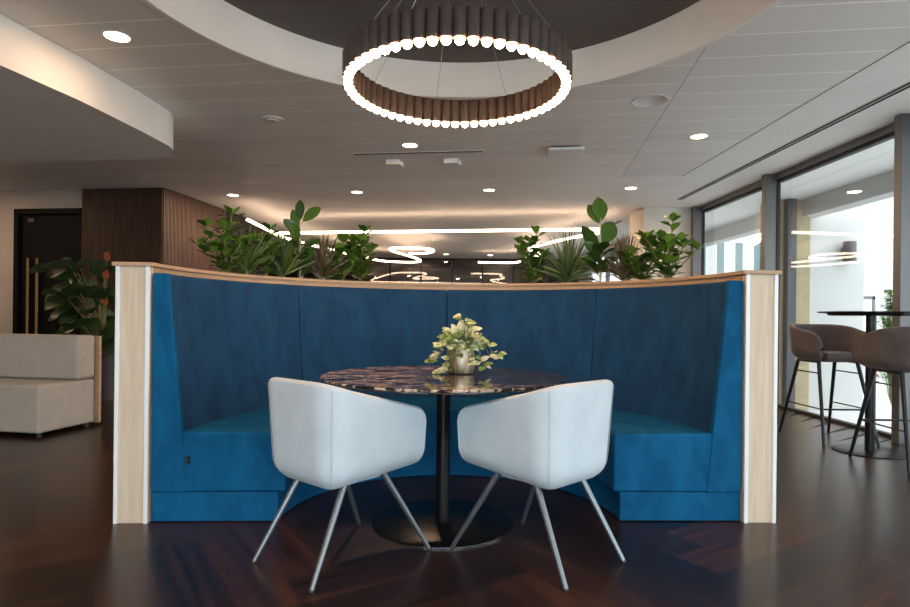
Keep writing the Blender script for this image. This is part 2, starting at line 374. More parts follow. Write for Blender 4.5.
CX, CY, RO = .05, 3.07, 1.80   # round ceiling opening
A82 = R(-8.2); T82 = (math.cos(A82), math.sin(A82)); N82 = (-math.sin(A82), math.cos(A82))
def make_ceiling():
    q = MB(); n = 96
    yb = lambda x: (7.83 - x*N82[0])/N82[1]
    # tiled field with the round hole: fan from hole rim to the outer outline
    outer = []
    x0, x1, y0 = -9., 2.97, Y0
    for k in range(n):
        a = 2*math.pi*k/n; dx, dy = math.cos(a), math.sin(a); ts = []
        if dx > 1e-9: ts.append((x1-CX)/dx)
        if dx < -1e-9: ts.append((x0-CX)/dx)
        if dy < -1e-9: ts.append((y0-CY)/dy)
        den = dx*N82[0]+dy*N82[1]
        if den > 1e-9: ts.append((7.83-(CX*N82[0]+CY*N82[1]))/den)
        outer.append((CX+dx*min(ts), CY+dy*min(ts)))
    rim = [(CX+RO*math.cos(2*math.pi*k/n), CY+RO*math.sin(2*math.pi*k/n)) for k in range(n)]
    vs = [(x,y,ZC) for x,y in rim]+[(x,y,ZC) for x,y in outer]
    fs = [(k,(k+1)%n,n+(k+1)%n,n+k) for k in range(n)]
    q.add(vs, fs, 0)
    # corners the fan misses
    cs = [(x1,y0),(x0,y0),(x0,yb(x0)),(x1,yb(x1))]
    for (cx, cy) in cs:
        ks = sorted(range(n), key=lambda k: (outer[k][0]-cx)**2+(outer[k][1]-cy)**2)
        ca = math.atan2(cy-CY, cx-CX) % (2*math.pi); k = int(ca/(2*math.pi/n)) % n
        q.add([(*outer[k],ZC),(cx,cy,ZC),(*outer[(k+1)%n],ZC)], [(0,1,2)], 0)
    # smooth plaster margins: along the windows and the far zone
    q.add([(x1,y0,ZC),(X1+.1,y0,ZC),(X1+.1,Y1,ZC),(x1,Y1,ZC)], [(0,1,2,3)], 1)
    q.add([(x0,yb(x0),ZC),(x1,yb(x1),ZC),(x1,Y1,ZC),(x0,Y1,ZC)], [(0,1,2,3)], 1)
    q.add([(x0,Y0,ZC+.9),(X1+.1,Y0,ZC+.9),(X1+.1,Y1,ZC+.9),(x0,Y1,ZC+.9)], [(0,1,2,3)], 1)
    struct(q.build('ceiling', ['ceiling_tile', 'plaster'], fix=False), 'grey ceiling of long metal planks with plaster margins', 'ceiling')
    # tiny shadow gap between tiles and the margins
    q = MB(); q.box(x1-.004, x1+.004, y0, yb(x1), ZC-.002, ZC+.004); struct(q.build('trim_1', 'black_slot'))
    # recess: white fascia ring and a dark round ceiling above
    q = MB(); q.lathe([(RO+.045, 0), (RO+.04, -.014), (RO, -.016), (RO-.006, -.006), (1.705, .23)], 128, (CX, CY, ZC)); q.f = [f for f in q.f if len(f) == 4]; q.mi = q.mi[:len(q.f)]; q.tone = q.tone[:len(q.f)]
    struct(q.build('ceiling_recess_rim', 'white_plaster', smooth=True, fix=False), 'white curved rim of the round ceiling recess', 'ceiling recess')
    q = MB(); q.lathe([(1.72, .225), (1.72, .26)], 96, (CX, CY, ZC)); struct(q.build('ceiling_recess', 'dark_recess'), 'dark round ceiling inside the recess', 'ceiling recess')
make_ceiling()

# dropped bulkhead at left with a rounded end
def make_bulkhead():
    pts = [(-2.92,.4), (-2.80,2.2), (-2.695,3.66), (-2.57,4.26), (-2.49,4.94)]
    c, r = (-2.90, 5.33), .44
    a0, a1 = R(-8), R(97)
    arcp = [(c[0]+r*math.cos(a0+(a1-a0)*i/20), c[1]+r*math.sin(a0+(a1-a0)*i/20)+.08*i/20) for i in range(21)]
    poly = pts + arcp + [(-4.4, 6.02), (-8.95, 6.75), (-8.95, .4)]
    q = MB(); q.prism(poly, 2.55, ZC-.002)
    struct(q.build('ceiling_bulkhead', 'white_plaster', smooth=True), 'white dropped bulkhead with a rounded end hanging at the upper left', 'bulkhead')
make_bulkhead()

# walls (interior shell)
struct(boxobj('wall_left', 'wall_beige', (X0-.15, X0, Y0, Y1, 0, ZC)))
# core wall at far left, turned like the ceiling planks
M82 = Matrix.Rotation(A82, 4, 'Z')
def core(px, py):   # coordinates along the core wall from its slatted corner
    o = Vector((-4.011, 8.58, 0)); return o + Vector((T82[0]*px + N82[0]*py, T82[1]*px + N82[1]*py, 0))
MC = Matrix.Translation((-4.011, 8.58, 0)) @ M82
q = MB()
q.box(-5.2, -2.35, .06, .2, 0, ZC, 0, MC); q.box(-2.35, -1.255, .06, .2, 2.58, ZC, 0, MC)
struct(q.build('wall_far_left', 'wall_beige'), 'beige wall around the black double door', 'wall')
# door
d = sempty('door_1', (0,0,0), 'tall black double door in the beige wall at far left', 'door'); d.matrix_world = MC
q = MB(); q.box(-2.35, -2.28, .0, .2, 0, 2.58); q.box(-1.33, -1.26, .0, .2, 0, 2.58); q.box(-2.35, -1.26, .0, .2, 2.50, 2.58); q.build('door_frame', 'black_door', d, bevel=.004)
for x0, x1 in ((-2.275, -2.04), (-2.035, -1.335)):
    lf = boxobj('door_leaf', 'black_door', (x0, x1, .07, .12, .01, 2.495), d, bevel=.003)
for x in (-2.125, -1.975):
    q = MB(); q.box(x-.018, x+.018, .005, .02, .55, 1.86); 
    for z in (.7, 1.7): q.box(x-.008, x+.008, .02, .07, z-.01, z+.01)
    q.build('door_handle', 'brass', d, bevel=.003)
boxobj('door_closer', 'steel_rim', (-2.16, -2.06, .045, .07, 2.39, 2.44), d)
# slatted dark timber box
sb = sempty('slatted_wall', (0,0,0), 'dark timber slatted wall box behind the sofa', 'wall'); sb.matrix_world = MC
boxobj('wall_core', 'slat_back', (-1.255, -.02, .02, 3.5, 0, ZC-.01), sb)
q = MB(); nS = 38
for i in range(nS):
    x = -1.255 + 1.255*(i+.5)/nS; q.box(x-.0105, x+.0105, -.005, .022, 0, ZC-.01)
q.build('slat_panel', 'dark_slat', sb)
q = MB(); nS = 52
for i in range(nS):
    y = .01 + 1.75*(i+.5)/nS; q.box(-.022, .008, y-.0105, y+.0105, 0, ZC-.01)
q.build('slat_panel', 'dark_slat', sb)
# far end: glazed partition, dark room beyond
g = sempty('window_5', (0, Y1, 0), 'glazed partition across the far end of the room', 'glass partition')
q = MB(); q.box(-9, 4.1, -.008, .008, .06, ZC-.06); q.build('glass', 'glass_far', g)
q = MB()
for k in range(-9, 5):
    x = .209 + .945*k
    if x < 4.08: q.box(x-.018, x+.018, -.03, .03, 0, ZC)
q.box(-9, 4.1, -.03, .03, 0, .06); q.box(-9, 4.1, -.03, .03, ZC-.06, ZC); q.build('frame', 'gasket', g)
q = MB(); q.box(-9, 4.1, Y1+3.5, Y1+3.6, 0, ZC+.1); q.box(-9, 4.1, Y1, Y1+3.6, ZC, ZC+.1); q.box(-9.1, -9, Y1, Y1+3.6, 0, ZC); q.box(4.1, 4.2, Y1, Y1+3.6, 0, ZC)
struct(q.build('wall_far', 'dark_room'), 'dark room behind the glazed partition', 'wall')
# pier at the end of the window wall
q = MB(); q.box(3.19, 4.10, 9.62, 10.35, 0, ZC); struct(q.build('wall_pier', 'cream', bevel=.005), 'cream pier at the end of the window wall', 'pier')
# window wall at right
MY = [9.50, 7.355, 5.155, 2.98, .80, -1.36, -3.10]
for i in range(len(MY)-1):
    ya, yb = MY[i], MY[i+1]
    w = sempty('window_%d' % (i+11), (X1, 0, 0), ['narrow far floor-to-ceiling window beside the cream pier', 'tall floor-to-ceiling window beside the bar table'][i] if i < 2 else None, 'window' if i < 2 else None)
    boxobj('pane', 'glass', (-.006, .006, yb+.03, ya-.03, .03, 2.78), w)
    q = MB(); q.box(-.17, .012, ya-.045, ya+.045, 0, ZC); q.build('mullion', 'frame_metal', w, bevel=.004)
    q = MB(); q.box(-.05, .012, yb+.04, ya-.04, 2.785, ZC); q.build('head_frame', 'frame_metal', w, bevel=.003)
    q = MB(); q.box(-.03, .04, yb+.04, ya-.04, 2.755, 2.785); q.box(-.03, .04, yb+.04, ya-.04, 0, .03); q.box(-.03, .012, ya-.056, ya-.044, .03, 2.76); q.box(-.03, .012, yb+.044, yb+.056, .03, 2.76); q.build('gasket', 'gasket', w)
q = MB(); q.box(-.17, .06, MY[-1]-.045, MY[-1]+.045, 0, ZC); struct(q.build('trim_2', 'frame_metal'))
# right wall beyond the pier, with a further window
q = MB(); q.box(4.10, 4.25, 10.3, 11.2, 0, ZC); q.box(4.10, 4.25, 17.2, Y1, 0, ZC); q.box(4.10, 4.25, 11.2, 17.2, 2.7, ZC); q.box(4.10, 4.25, 11.2, 17.2, 0, .05)
struct(q.build('wall_right', 'cream'))
w = sempty('window_17', (4.14, 0, 0)); boxobj('pane', 'glass', (-.006, .006, 11.2, 17.2, .05, 2.7), w)
q = MB()
for y in (11.23, 13.2, 15.2, 17.17): q.box(-.05, .05, y-.03, y+.03, .05, 2.7)
q.build('mullion', 'frame_metal', w)
# wall behind the camera: long glazed front
q = MB(); q.box(X0, X1+.1, Y0-.15, Y0, 0, .12); q.box(X0, X1+.1, Y0-.15, Y0, 2.72, ZC); q.box(X0, -3.5, Y0-.15, Y0, .12, 2.72)
struct(q.build('wall_back', 'plaster'))
w = sempty('window_18', (0, Y0-.07, 0)); boxobj('pane', 'glass', (-3.5, X1+.1, -.006, .006, .12, 2.72), w)
q = MB()
for k in range(4): x = -3.47 + 2.5*k; q.box(x-.03, x+.03, -.06, .06, .12, 2.72)
q.build('mullion', 'frame_metal', w)

# linear slot diffusers in the ceiling
def slot(name, p0, p1, wid, label):
    p0, p1 = Vector((*p0, ZC)), Vector((*p1, ZC)); L = (p1-p0).length; a = math.atan2(p1.y-p0.y, p1.x-p0.x)
    t = thing(name, label, 'air diffuser', (*p0.xy, ZC), a)
    q = MB(); q.box(0, L, -wid/2, wid/2, -.004, .002); q.build('plate', 'plaster', t)
    for s in (-1, 1):
        q = MB(); q.box(.005, L-.005, s*wid*.27-wid*.19, s*wid*.27+wid*.19, -.0055, -.003); q.build('slot', 'black_slot', t)
slot('slot_diffuser', (3.505, 8.95), (3.505, -2.8), .085, 'long twin slot air diffuser in the plaster ceiling along the windows')
slot('slot_diffuser', (3.2, 12.6), (3.2, 10.9), .085, 'short slot air diffuser in the ceiling beyond the cream pier')
slot('slot_diffuser', (-1.03, 6.69), (.40, 6.485), .05, 'short slot air diffuser in the tiled ceiling behind the pendant')

# downlights
def downlight(x, y, label):
    t = thing('downlight', label, 'ceiling light', (x, y, ZC), 0, 'recessed ceiling downlights')
    q = MB(); q.lathe([(.088, 0), (.088, -.004), (.076, -.007), (.074, -.002)], 32); q.build('trim_ring', 'white_plastic', t, smooth=True)
    q = MB(); q.lathe([(.074, -.002), (1e-5, -.0025)], 32); q.build('lens', 'lamp_disc', t)
    l = bpy.data.lights.new('downlight_or_fill_lamp', 'AREA'); l.shape = 'DISK'; l.size = .145; l.energy = 4.5 if x < -2 and y < 5 else 16 if y < 12 else 3; l.color = (1, .63, .37)
    o = bpy.data.objects.new('downlight_or_fill_lamp', l); C.objects.link(o); o.parent = t; o.location = (0,0,-.009)
for x, y, lb in [(-2.144,3.931,'large bright round downlight beside the dropped white bulkhead'), (2.476,5.842,'round downlight in the tiled ceiling near the windows'),
                 (-.381,6.304,'round downlight just in front of the short slot diffuser'), (-1.29,8.736,'round downlight in the far plaster ceiling, behind the left ceiling sensor box'),
                 (.61,8.471,'round downlight in the far plaster ceiling, behind the right ceiling sensor box'), (2.546,8.211,'round downlight in front of the cream pier'),
                 (-3.2,9.082,'round downlight beside the dark slatted wall'), (.024,17.2,'small far downlight left of centre before the glazed partition'), (1.30,17.3,'small far downlight right of centre before the glazed partition')]:
    downlight(x, y, lb)
for x, y in ((-4.6,2.6), (-6.8,7.7), (-1.5,20.2), (1.5,20.2), (-1.6,10.2), (1.6,10.0), (-1.6,.6), (1.8,.6), (-4.6,-.6), (1.8,-1.6), (-1.6,-1.6)):   # added lamps without fixtures, unseen, for warm fill on ceiling and walls
    l = bpy.data.lights.new('downlight_or_fill_lamp', 'AREA'); l.shape = 'DISK'; l.size = .145; l.energy = 15; l.color = (1, .63, .37)
    o = bpy.data.objects.new('downlight_or_fill_lamp', l); C.objects.link(o); o.location = (x, y, (2.54 if x < -3 and .4 < y < 6 else 2.85))
# ceiling speaker, smoke detector, access point, sensor boxes
q = MB(); q.lathe([(.150, 0), (.149, -.003), (.140, -.004), (.137, -.0015), (1e-5, -.0015)], 48); tag(q.build('ceiling_speaker', 'speaker_grey', None, (1.677,4.925,ZC), smooth=True), 'flat round ceiling speaker grille in the tiled ceiling right of the pendant', 'speaker')
t = thing('smoke_detector', 'small white smoke detector on the ceiling left of the pendant', 'smoke detector', (-1.593,5.537,ZC))
q = MB(); q.lathe([(.095, 0), (.094, -.008), (.085, -.011)], 32); q.build('base', 'speaker_grey', t, smooth=True)
q = MB(); q.lathe([(.05, -.011), (.046, -.02), (1e-5, -.022)], 32); q.build('sensor', 'speaker_grey', t, smooth=True)
t = thing('access_point', 'flat white access point hanging just under the ceiling right of the pendant', 'access point', (1.27,6.36,ZC), A82)
q = MB(); q.box(-.15, .15, -.12, .12, -.018, 0); q.build('bracket', 'dark_pipe', t, bevel=.004)
q = MB(); q.box(-.185, .185, -.15, .15, -.05, -.018); q.build('housing', 'white_plastic', t, bevel=.012)
for x, lb in ((-.61, 'left of two small white sensor boxes on the ceiling under the pendant ring'), (.055, 'right of two small white sensor boxes on the ceiling under the pendant ring')):
    t = thing('sensor_box', lb, 'sensor', (x, 6.95+(-.144*(x+.6)), ZC), A82, 'ceiling sensor boxes')
    q = MB(); q.box(-.08, .08, -.06, .06, -.055, 0); q.build('housing', 'white_plastic', t, bevel=.006)
    q = MB(); q.box(.082, .105, -.03, .10, -.06, -.01); q.build('side_flap', 'white_plastic', t, bevel=.004)

# suspended LED line lights in the far zone
def chaikin(p, it=3):
    for _ in range(it):
        o = [p[0]]
        for a, b in zip(p, p[1:]): o += [tuple(.75*u+.25*v for u, v in zip(a, b)), tuple(.25*u+.75*v for u, v in zip(a, b))]
        p = o + [p[-1]]
    return p
def led(name, pts, label, hang):
    t = thing(name, label, 'ceiling light', (pts[0][0], pts[0][1], 2.55), 0, 'suspended light lines')
    loc = Vector((pts[0][0], pts[0][1], 2.55))
    pp = [Vector((x, y, 2.55))-loc for x, y in chaikin(pts)]
    q = MB(); q.tube(pp, .024, 10); q.build('light_tube', 'led', t, smooth='all')
    for (x, y) in hang: q = MB(); q.tube([Vector((x,y,2.57))-loc, Vector((x,y,ZC-.002))-loc], .002, 5); q.build('suspension_wire', 'wire', t)
led('led_line_light', [(-3.10,9.45), (-3.10,10.4), (-3.12,11.8), (-2.5,13.8), (-1.8,16.2), (-1.2,16.5), (-.75,16.45), (-.6,15.9), (-.9,14.7), (-1.28,13.5), (-1.15,13.0), (-.6,13.05), (-.25,13.3), (-.27,13.8), (-.5,14.2), (-.85,14.15)],
    'glowing line light that runs past the slatted wall and ends in an S loop', [(-3.12,11.6), (-1.9,15.9), (-.3,13.2)])
led('led_line_light', [(-3.1,10.95), (-2.9,10.92), (0.,10.42), (2.3,10.02), (2.75,9.98), (2.75,10.3), (2.35,11.0), (2.0,12.0), (1.75,13.1), (2.15,13.5), (2.3,14.2), (1.95,15.2), (2.0,16.0), (1.8,16.35), (.9,16.25)],
    'glowing line light with a long straight run across the room above the booth', [(-2.8,10.9), (0.,10.42), (2.2,10.05), (1.9,15.5)])

# ------------------------------------------------------------------ pendant ring
PC = (.052, 3.08); PR = .552
t = thing('ring_pendant', 'large ring pendant of dark tubes with glowing bulbs above the round table', 'pendant light', (*PC, 2.235))
for k in range(60):
    a = 2*math.pi*k/60; x, y = PR*math.cos(a), PR*math.sin(a)
    q = MB(); q.lathe([(.0285, .0), (.0285, .128), (.0265, .131)], 20, (x, y, 0)); q.build('tube_shade', 'pendant_tube', t, smooth=True)
    q = MB(); q.sphere((x, y, -.006), .0215, 16); q.build('bulb', 'bulb', t, smooth='all')
q = MB(); q.arc([(PR-.006,.125),(PR+.006,.125),(PR+.006,.137),(PR-.006,.137)], 0, 2*math.pi*.9999, 72); q.build('ring_frame', 'pendant_tube', t)
for k in range(8):
    a = R(45*k+12); q = MB(); q.tube([(PR*math.cos(a), PR*math.sin(a), .13), (.05*math.cos(a), .05*math.sin(a), ZC+.20-2.235)], .0016, 5); q.build('cable', 'wire', t)
q = MB(); q.lathe([(.09, 0), (.09, .035)], 32, (0,0,ZC+.19-2.235)); q.build('ceiling_canopy', 'pendant_tube', t, smooth=True)

# ------------------------------------------------------------------ curved booth
BX, BY = .041, 3.115
b = thing('curved_booth', 'semicircular blue velvet booth bench with oak ends around the round table', 'booth seating', (BX, BY, 0), R(.9))
PI = math.pi
q = MB(); q.arc([(1.53,.0),(1.555,.0),(1.555,1.30),(1.53,1.30)], 0, PI, 96); q.build('inner_shell', 'ply', b, smooth=True)
q = MB(); q.arc([(1.675,.0),(1.70,.0),(1.70,1.30),(1.675,1.30)], 0, PI, 96); q.build('outer_shell', 'white_laminate', b, smooth=True)
q = MB()
q.arc([(1.515,1.30),(1.585,1.30),(1.585,1.32),(1.515,1.32)], 0, PI, 96); q.arc([(1.645,1.30),(1.715,1.30),(1.715,1.32),(1.645,1.32)], 0, PI, 96)
for a0, a1 in ((0, R(14)), (R(72), R(108)), (R(166), PI)): q.arc([(1.584,1.30),(1.646,1.30),(1.646,1.32),(1.584,1.32)], a0, a1, 24)
for s in (-1, 1): x0, x1 = sorted((s*1.512, s*1.715)); q.box(x0, x1, -.048, .0, 1.30, 1.32)
q.build('cap_rail', 'ply', b, bevel=.002)
for s in (-1, 1):
    x0, x1 = sorted((s*1.532, s*1.698)); q = MB(); q.box(x0, x1, -.030, .10, 0, 1.30); e = q.build('end_post', 'oak', b, bevel=.002)
    for r0, r1 in ((1.53, 1.551), (1.680, 1.70)):
        x0, x1 = sorted((s*r0, s*r1)); q = MB(); q.box(x0, x1, -.040, -.028, .0, 1.30); ed = q.build('edge_strip', 'white_edge', e, bevel=.002)
# upholstery, four segments each
def rounded(prof, r=.03, seg=4, only=None):
    out = []; n = len(prof)
    for i, p in enumerate(prof):
        if only is not None and i not in only: out.append(p); continue
        p = Vector(p); a = Vector(prof[i-1]); c = Vector(prof[(i+1) % n]); da = (a-p).normalized(); dc = (c-p).normalized()
        rr = min(r, (a-p).length*.45, (c-p).length*.45); s0 = p+da*rr; s1 = p+dc*rr
        for k in range(seg+1):
            t_ = k/seg; out.append(tuple((1-t_)**2*s0+2*t_*(1-t_)*p+t_**2*s1))
    return out
back = rounded([(1.345,.155),(1.525,.155),(1.525,1.268),(1.455,1.268)], .02, 4, (2,3))
seat = rounded([(.85,.155),(1.372,.155),(1.372,.462),(.85,.458)], .03, 5, (3,))
plinth = [(.885,.004),(1.522,.004),(1.522,.153),(.885,.153)]
gap = .0022; e0 = R(1.0)
for k in range(4):
    a0, a1 = PI*k/4+(gap/1.4 if k else -.010), PI*(k+1)/4-(gap/1.4 if k < 3 else -.010)
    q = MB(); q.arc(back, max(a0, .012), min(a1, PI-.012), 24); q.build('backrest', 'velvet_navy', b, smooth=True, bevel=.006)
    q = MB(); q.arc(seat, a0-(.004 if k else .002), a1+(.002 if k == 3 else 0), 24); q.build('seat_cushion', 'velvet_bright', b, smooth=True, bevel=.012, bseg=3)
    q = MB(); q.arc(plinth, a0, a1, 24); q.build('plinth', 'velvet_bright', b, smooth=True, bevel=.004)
# upholstered end caps of the backrest that face the room
for s in (-1, 1):
    pr = [(1.338,.155),(1.524,.155),(1.524,1.268),(1.450,1.268)]
    q = MB(); vs = [(s*x, -.022, z) for x, z in pr]+[(s*x, .022, z) for x, z in pr]
    q.add(vs, [(0,1,2,3),(7,6,5,4),(0,4,5,1),(1,5,6,2),(2,6,7,3),(3,7,4,0)]); q.build('backrest_end', 'velvet_bright', b, bevel=.008)
boxobj('fabric_tag', 'gasket', (-1.347, -1.331, -.034, -.012, .30, .335), b)
# planters sunk in the wall top
def planter(a0, a1, label):
    t = thing('planter_trough', label, 'planter', (BX, BY, 0))
    q = MB(); q.arc([(1.59,1.06),(1.64,1.06),(1.64,1.31),(1.636,1.31),(1.636,1.08),(1.594,1.08),(1.594,1.31),(1.59,1.31)], a0, a1, 40); q.build('trough', 'planter_metal', t)
    q = MB(); q.arc([(1.5945,1.08),(1.6355,1.08),(1.6355,1.285),(1.5945,1.285)], a0+.004, a1-.004, 40); q.build('soil', 'soil', t)
planter(R(15), R(71), 'curved metal planter trough sunk into the right half of the booth wall')
planter(R(109), R(165), 'curved metal planter trough sunk into the left half of the booth wall')

# ------------------------------------------------------------------ plants on the booth wall
def wallpt(px_angle_left, side):    # angle measured from the booth end; side -1 left, 1 right
    a = R(px_angle_left); return Vector((BX+side*1.615*math.cos(a), BY+1.615*math.sin(a), 1.285))
def clusia(loc, H, spread, label, seed, nst=5, m='leaf', L=.088, group='plants on the booth wall'):
    r = random.Random(seed); t = thing('leafy_plant', label, 'plant', loc, 0, group)
    f, st = MB(), MB()
    for i in range(nst):
        az = 2*PI*i/nst + r.uniform(-.4,.4); h = H*(1 if i == 0 else r.uniform(.45,.85)); sp = spread*(.18 if i == 0 else r.uniform(.45,1.))
        sx, sy = math.cos(az)*sp, math.sin(az)*sp*.6
        pts = [Vector((sx*(u**1.4), sy*(u**1.4), h*u)) for u in (0,.2,.4,.6,.8,1)]
        st.tube(pts, [.0065,.006,.0055,.005,.004,.003], 6)
        nn = max(5, int(h/.04))
        for j in range(nn):
            u = .22+.78*j/(nn-1); k = u*5; i0 = min(4, int(k)); p = pts[i0].lerp(pts[i0+1], k-i0)
            a = az + (j % 2)*PI/2 + r.uniform(-.3,.3)
            for s_ in (0, PI):
                up = .35 + .5*u + r.uniform(-.25,.25)
                dvec = Vector((math.cos(a+s_), math.sin(a+s_), up)); ll = L*r.uniform(.75,1.15)
                f.leaf(p+dvec.normalized()*.012, dvec, ll, ll*.68, bend=r.uniform(.1,.45), fold=.12, wide=.62, tone=r.random(), tip=.25)
        tp = pts[-1]
        for s_ in range(3):
            a = az+s_*2.1; f.leaf(tp, Vector((math.cos(a), math.sin(a), 1.1)), L*.9, L*.6, bend=.1, fold=.1, wide=.62, tone=.6+.4*r.random(), tip=.25)
    f.build('foliage', m, t, smooth='all', fix=False); st.build('stem', 'stem', t, smooth='all')
    return t
def rubber(loc, H, label, seed, leaves):
    r = random.Random(seed); t = thing('large_leaf_plant', label, 'plant', loc, 0, 'plants on the booth wall'); f, st = MB(), MB()
    st.tube([(0,0,0),(.006,0,H*.4),(-.004,0,H*.8),(0,0,H)], [.008,.007,.006,.004], 8)
    for (z, az, el, L, W, bend) in leaves:
        d = Vector((math.cos(R(az))*math.cos(R(el)), math.sin(R(az))*math.cos(R(el)), math.sin(R(el))))
        b0 = Vector((0,0,z)); st.tube([b0, b0+d*.03], [.004,.003], 6)
        f.leaf(b0+d*.025, d, L, W, bend=bend, fold=.22, wide=.52, tone=r.random(), n=8, up=Vector((0,-1,.25)))
    for i in range(26):
        z = r.uniform(.02, .24); az = r.uniform(0, 2*PI); d = Vector((math.cos(az), math.sin(az)*.7, r.uniform(.1,1.1))).normalized(); L = r.uniform(.09,.15)
        b0 = Vector((0,0,z)); st.tube([b0, b0+d*.035], [.003,.0025], 5); f.leaf(b0+d*.03, d, L, L*.55, bend=r.uniform(.1,.5), fold=.2, wide=.52, tone=r.random(), n=6)
    f.build('foliage', 'leaf_dark', t, smooth='all', fix=False); st.build('stem', 'stem_pale', t, smooth='all')
def dracaena(loc, H, label, seed, n=60, m='leaf_spike', spread=.16):
    r = random.Random(seed); t = thing('spiky_plant', label, 'plant', loc, 0, 'plants on the booth wall'); f, st = MB(), MB()
    st.tube([(0,0,0),(0,0,.10)], [.010,.008], 8)
    for i in range(n):
        a = r.uniform(0,2*PI); el = r.uniform(.25,1.) ; L = H*r.uniform(.55,1.)*(1 if el > .7 else .75)
        d = Vector((math.cos(a)*(1-el)*1.5+r.uniform(-.1,.1), (math.sin(a)*(1-el)*.9), el*1.4)).normalized()
        f.leaf((0,0,.03+.07*r.random()), d, L, (.011+.007*r.random()), bend=r.uniform(.02,.35), fold=.35, wide=.3, tone=r.random(), n=6, up=Vector((r.uniform(-.5,.5),-1,.2)))
    f.build('foliage', m, t, smooth='all', fix=False); st.build('stem', 'stem', t)
clusia(wallpt(27,-1), .41, .20, 'leafy plant with round leaves at the left end of the booth wall', 11, 11)
clusia(wallpt(38.5,-1), .35, .12, 'leafy plant with an upright rosette, second from the left on the booth wall', 12, 7, L=.085)
dracaena(wallpt(33,-1), .34, 'spiky green plant between the two leafy plants at the left end of the booth wall', 13, 110)
dracaena(wallpt(43.5,-1), .36, 'spiky green plant just left of the large-leafed plant on the left booth planter', 14, 120)
rubber(wallpt(48,-1), .46, 'large-leafed plant with two broad top leaves on the left booth planter', 15,
    [(.43,28,44,.18,.085,.12),(.43,115,82,.16,.07,.05),(.34,165,72,.19,.07,.1),(.36,200,40,.13,.07,.2),(.30,250,45,.14,.08,.3),(.26,10,30,.13,.07,.3),(.2,180,30,.14,.08,.3),(.15,320,30,.14,.08,.3),(.12,90,40,.12,.07,.3)])
dracaena(wallpt(54.5,-1), .36, 'spiky reddish plant right of the large-leafed plant on the left booth planter', 16, 100, 'leaf_red')
clusia(wallpt(59,-1), .32, .14, 'low leafy plant squeezed beside the reddish spiky plant on the left booth planter', 17, 9)
clusia(wallpt(65,-1), .41, .15, 'leafy plant at the right end of the left booth planter, nearest the booth centre', 18, 10)
clusia(wallpt(67,1), .42, .15, 'leafy plant at the left end of the right booth planter, nearest the booth centre', 21, 10)
dracaena(wallpt(57,1), .42, 'tall spiky green plant just left of the large-leafed plant on the right booth planter', 22, 130)
rubber(wallpt(48,1), .50, 'large-leafed plant with broad upright leaves, tallest on the right booth planter', 23,
    [(.45,95,76,.20,.115,.05),(.44,150,62,.17,.095,.1),(.29,42,52,.25,.135,.12),(.23,150,60,.25,.10,.15),(.22,210,35,.15,.08,.3),(.18,330,25,.15,.09,.3),(.14,180,30,.14,.08,.3),(.1,20,35,.14,.09,.3),(.1,260,35,.12,.08,.3)])
dracaena(wallpt(41,1), .33, 'spiky reddish plant between the large-leafed plant and the right-hand leafy plant', 24, 130, 'leaf_red')
clusia(wallpt(36,1), .30, .15, 'low leafy plant beside the reddish spiky plant on the right booth planter', 25, 9)
clusia(wallpt(29,1), .41, .20, 'leafy plant with round leaves at the right end of the booth wall', 26, 12)

# ------------------------------------------------------------------ round table and its plant
TC = (.0, 3.10)
t = thing('round_table', 'round dark veined marble pedestal table in front of the blue booth', 'table', (*TC, 0))
q = MB(); q.lathe([(.36,0),(.36,.008),(.352,.012),(.05,.013)], 96); q.build('base_plate', 'black_gloss', t, smooth=True)
q = MB(); q.lathe([(.36,.0005),(.3615,.001),(.3615,.007),(.36,.0075)], 96); q.build('base_rim', 'steel_rim', t, smooth=True)
q = MB(); q.lathe([(.036,.012),(.036,.715),(.10,.722),(.10,.731)], 32); q.build('pedestal', 'black_pole', t, smooth=True)
q = MB(); q.lathe([(.56,.731),(.622,.747),(.625,.751),(.625,.755),(.622,.758),(1e-5,.758)], 128); q.build('tabletop', 'marble', t, smooth=True)
# pothos
pp = Vector((.090, 3.21, .758)); t = thing('potted_pothos', 'small variegated trailing plant in a bronze pot on the round table', 'potted plant', pp)
q = MB(); q.lathe([(.050,0),(.066,.006),(.073,.03),(.074,.09),(.070,.142),(.072,.15),(.068,.15),(.066,.13),(1e-5,.13)], 40); q.build('pot', 'bronze_pot', t, smooth=True)
q = MB(); q.lathe([(.0655,.1305),(1e-5,.134)], 24); q.build('soil', 'soil', t)
f, st = MB(), MB(); r = random.Random(5)
vines = []
for i in range(13):
    a = 2*PI*i/13+r.uniform(-.2,.2); vines.append((a, r.uniform(.08,.17), r.uniform(.02,.11)))
vines += [(R(-15), .24, .06), (R(5), .21, .07), (R(172), .17, .08), (R(190), .15, .05), (R(90), .05, .17), (R(60), .08, .14), (R(300), .1, .13), (R(225), .12, .03), (R(205), .13, .0), (R(215), .10, .0)]
for i, (a, out, up) in enumerate(vines):
    drop = 0. if up > .1 else r.uniform(.03,.10)
    if i >= 20: drop = .16
    P = []
    for k in range(8):
        u = k/7; rad = .02+out*.74*u; z = .14+up*math.sin(PI*min(1,u*1.15))*1.0-drop*u*u
        P.append(Vector((math.cos(a)*rad, math.sin(a)*rad, max(.012, z) if rad > .08 else max(.155, z))))
    st.tube(P, .0018, 5)
    for k in range(2, 8):
        for _ in range(1 if k < 7 else 2):
            aa = a + r.uniform(-1.4,1.4); d = Vector((math.cos(aa), math.sin(aa), r.uniform(-.3,.7))); L = r.uniform(.042,.06)
            p = P[k]
            if p.z < .03: d.z = abs(d.z)
            f.leaf(p, d, L, L*.72, bend=r.uniform(.1,.4), fold=.2, wide=.4, tone=r.random(), up=Vector((0,-.6,.8)))
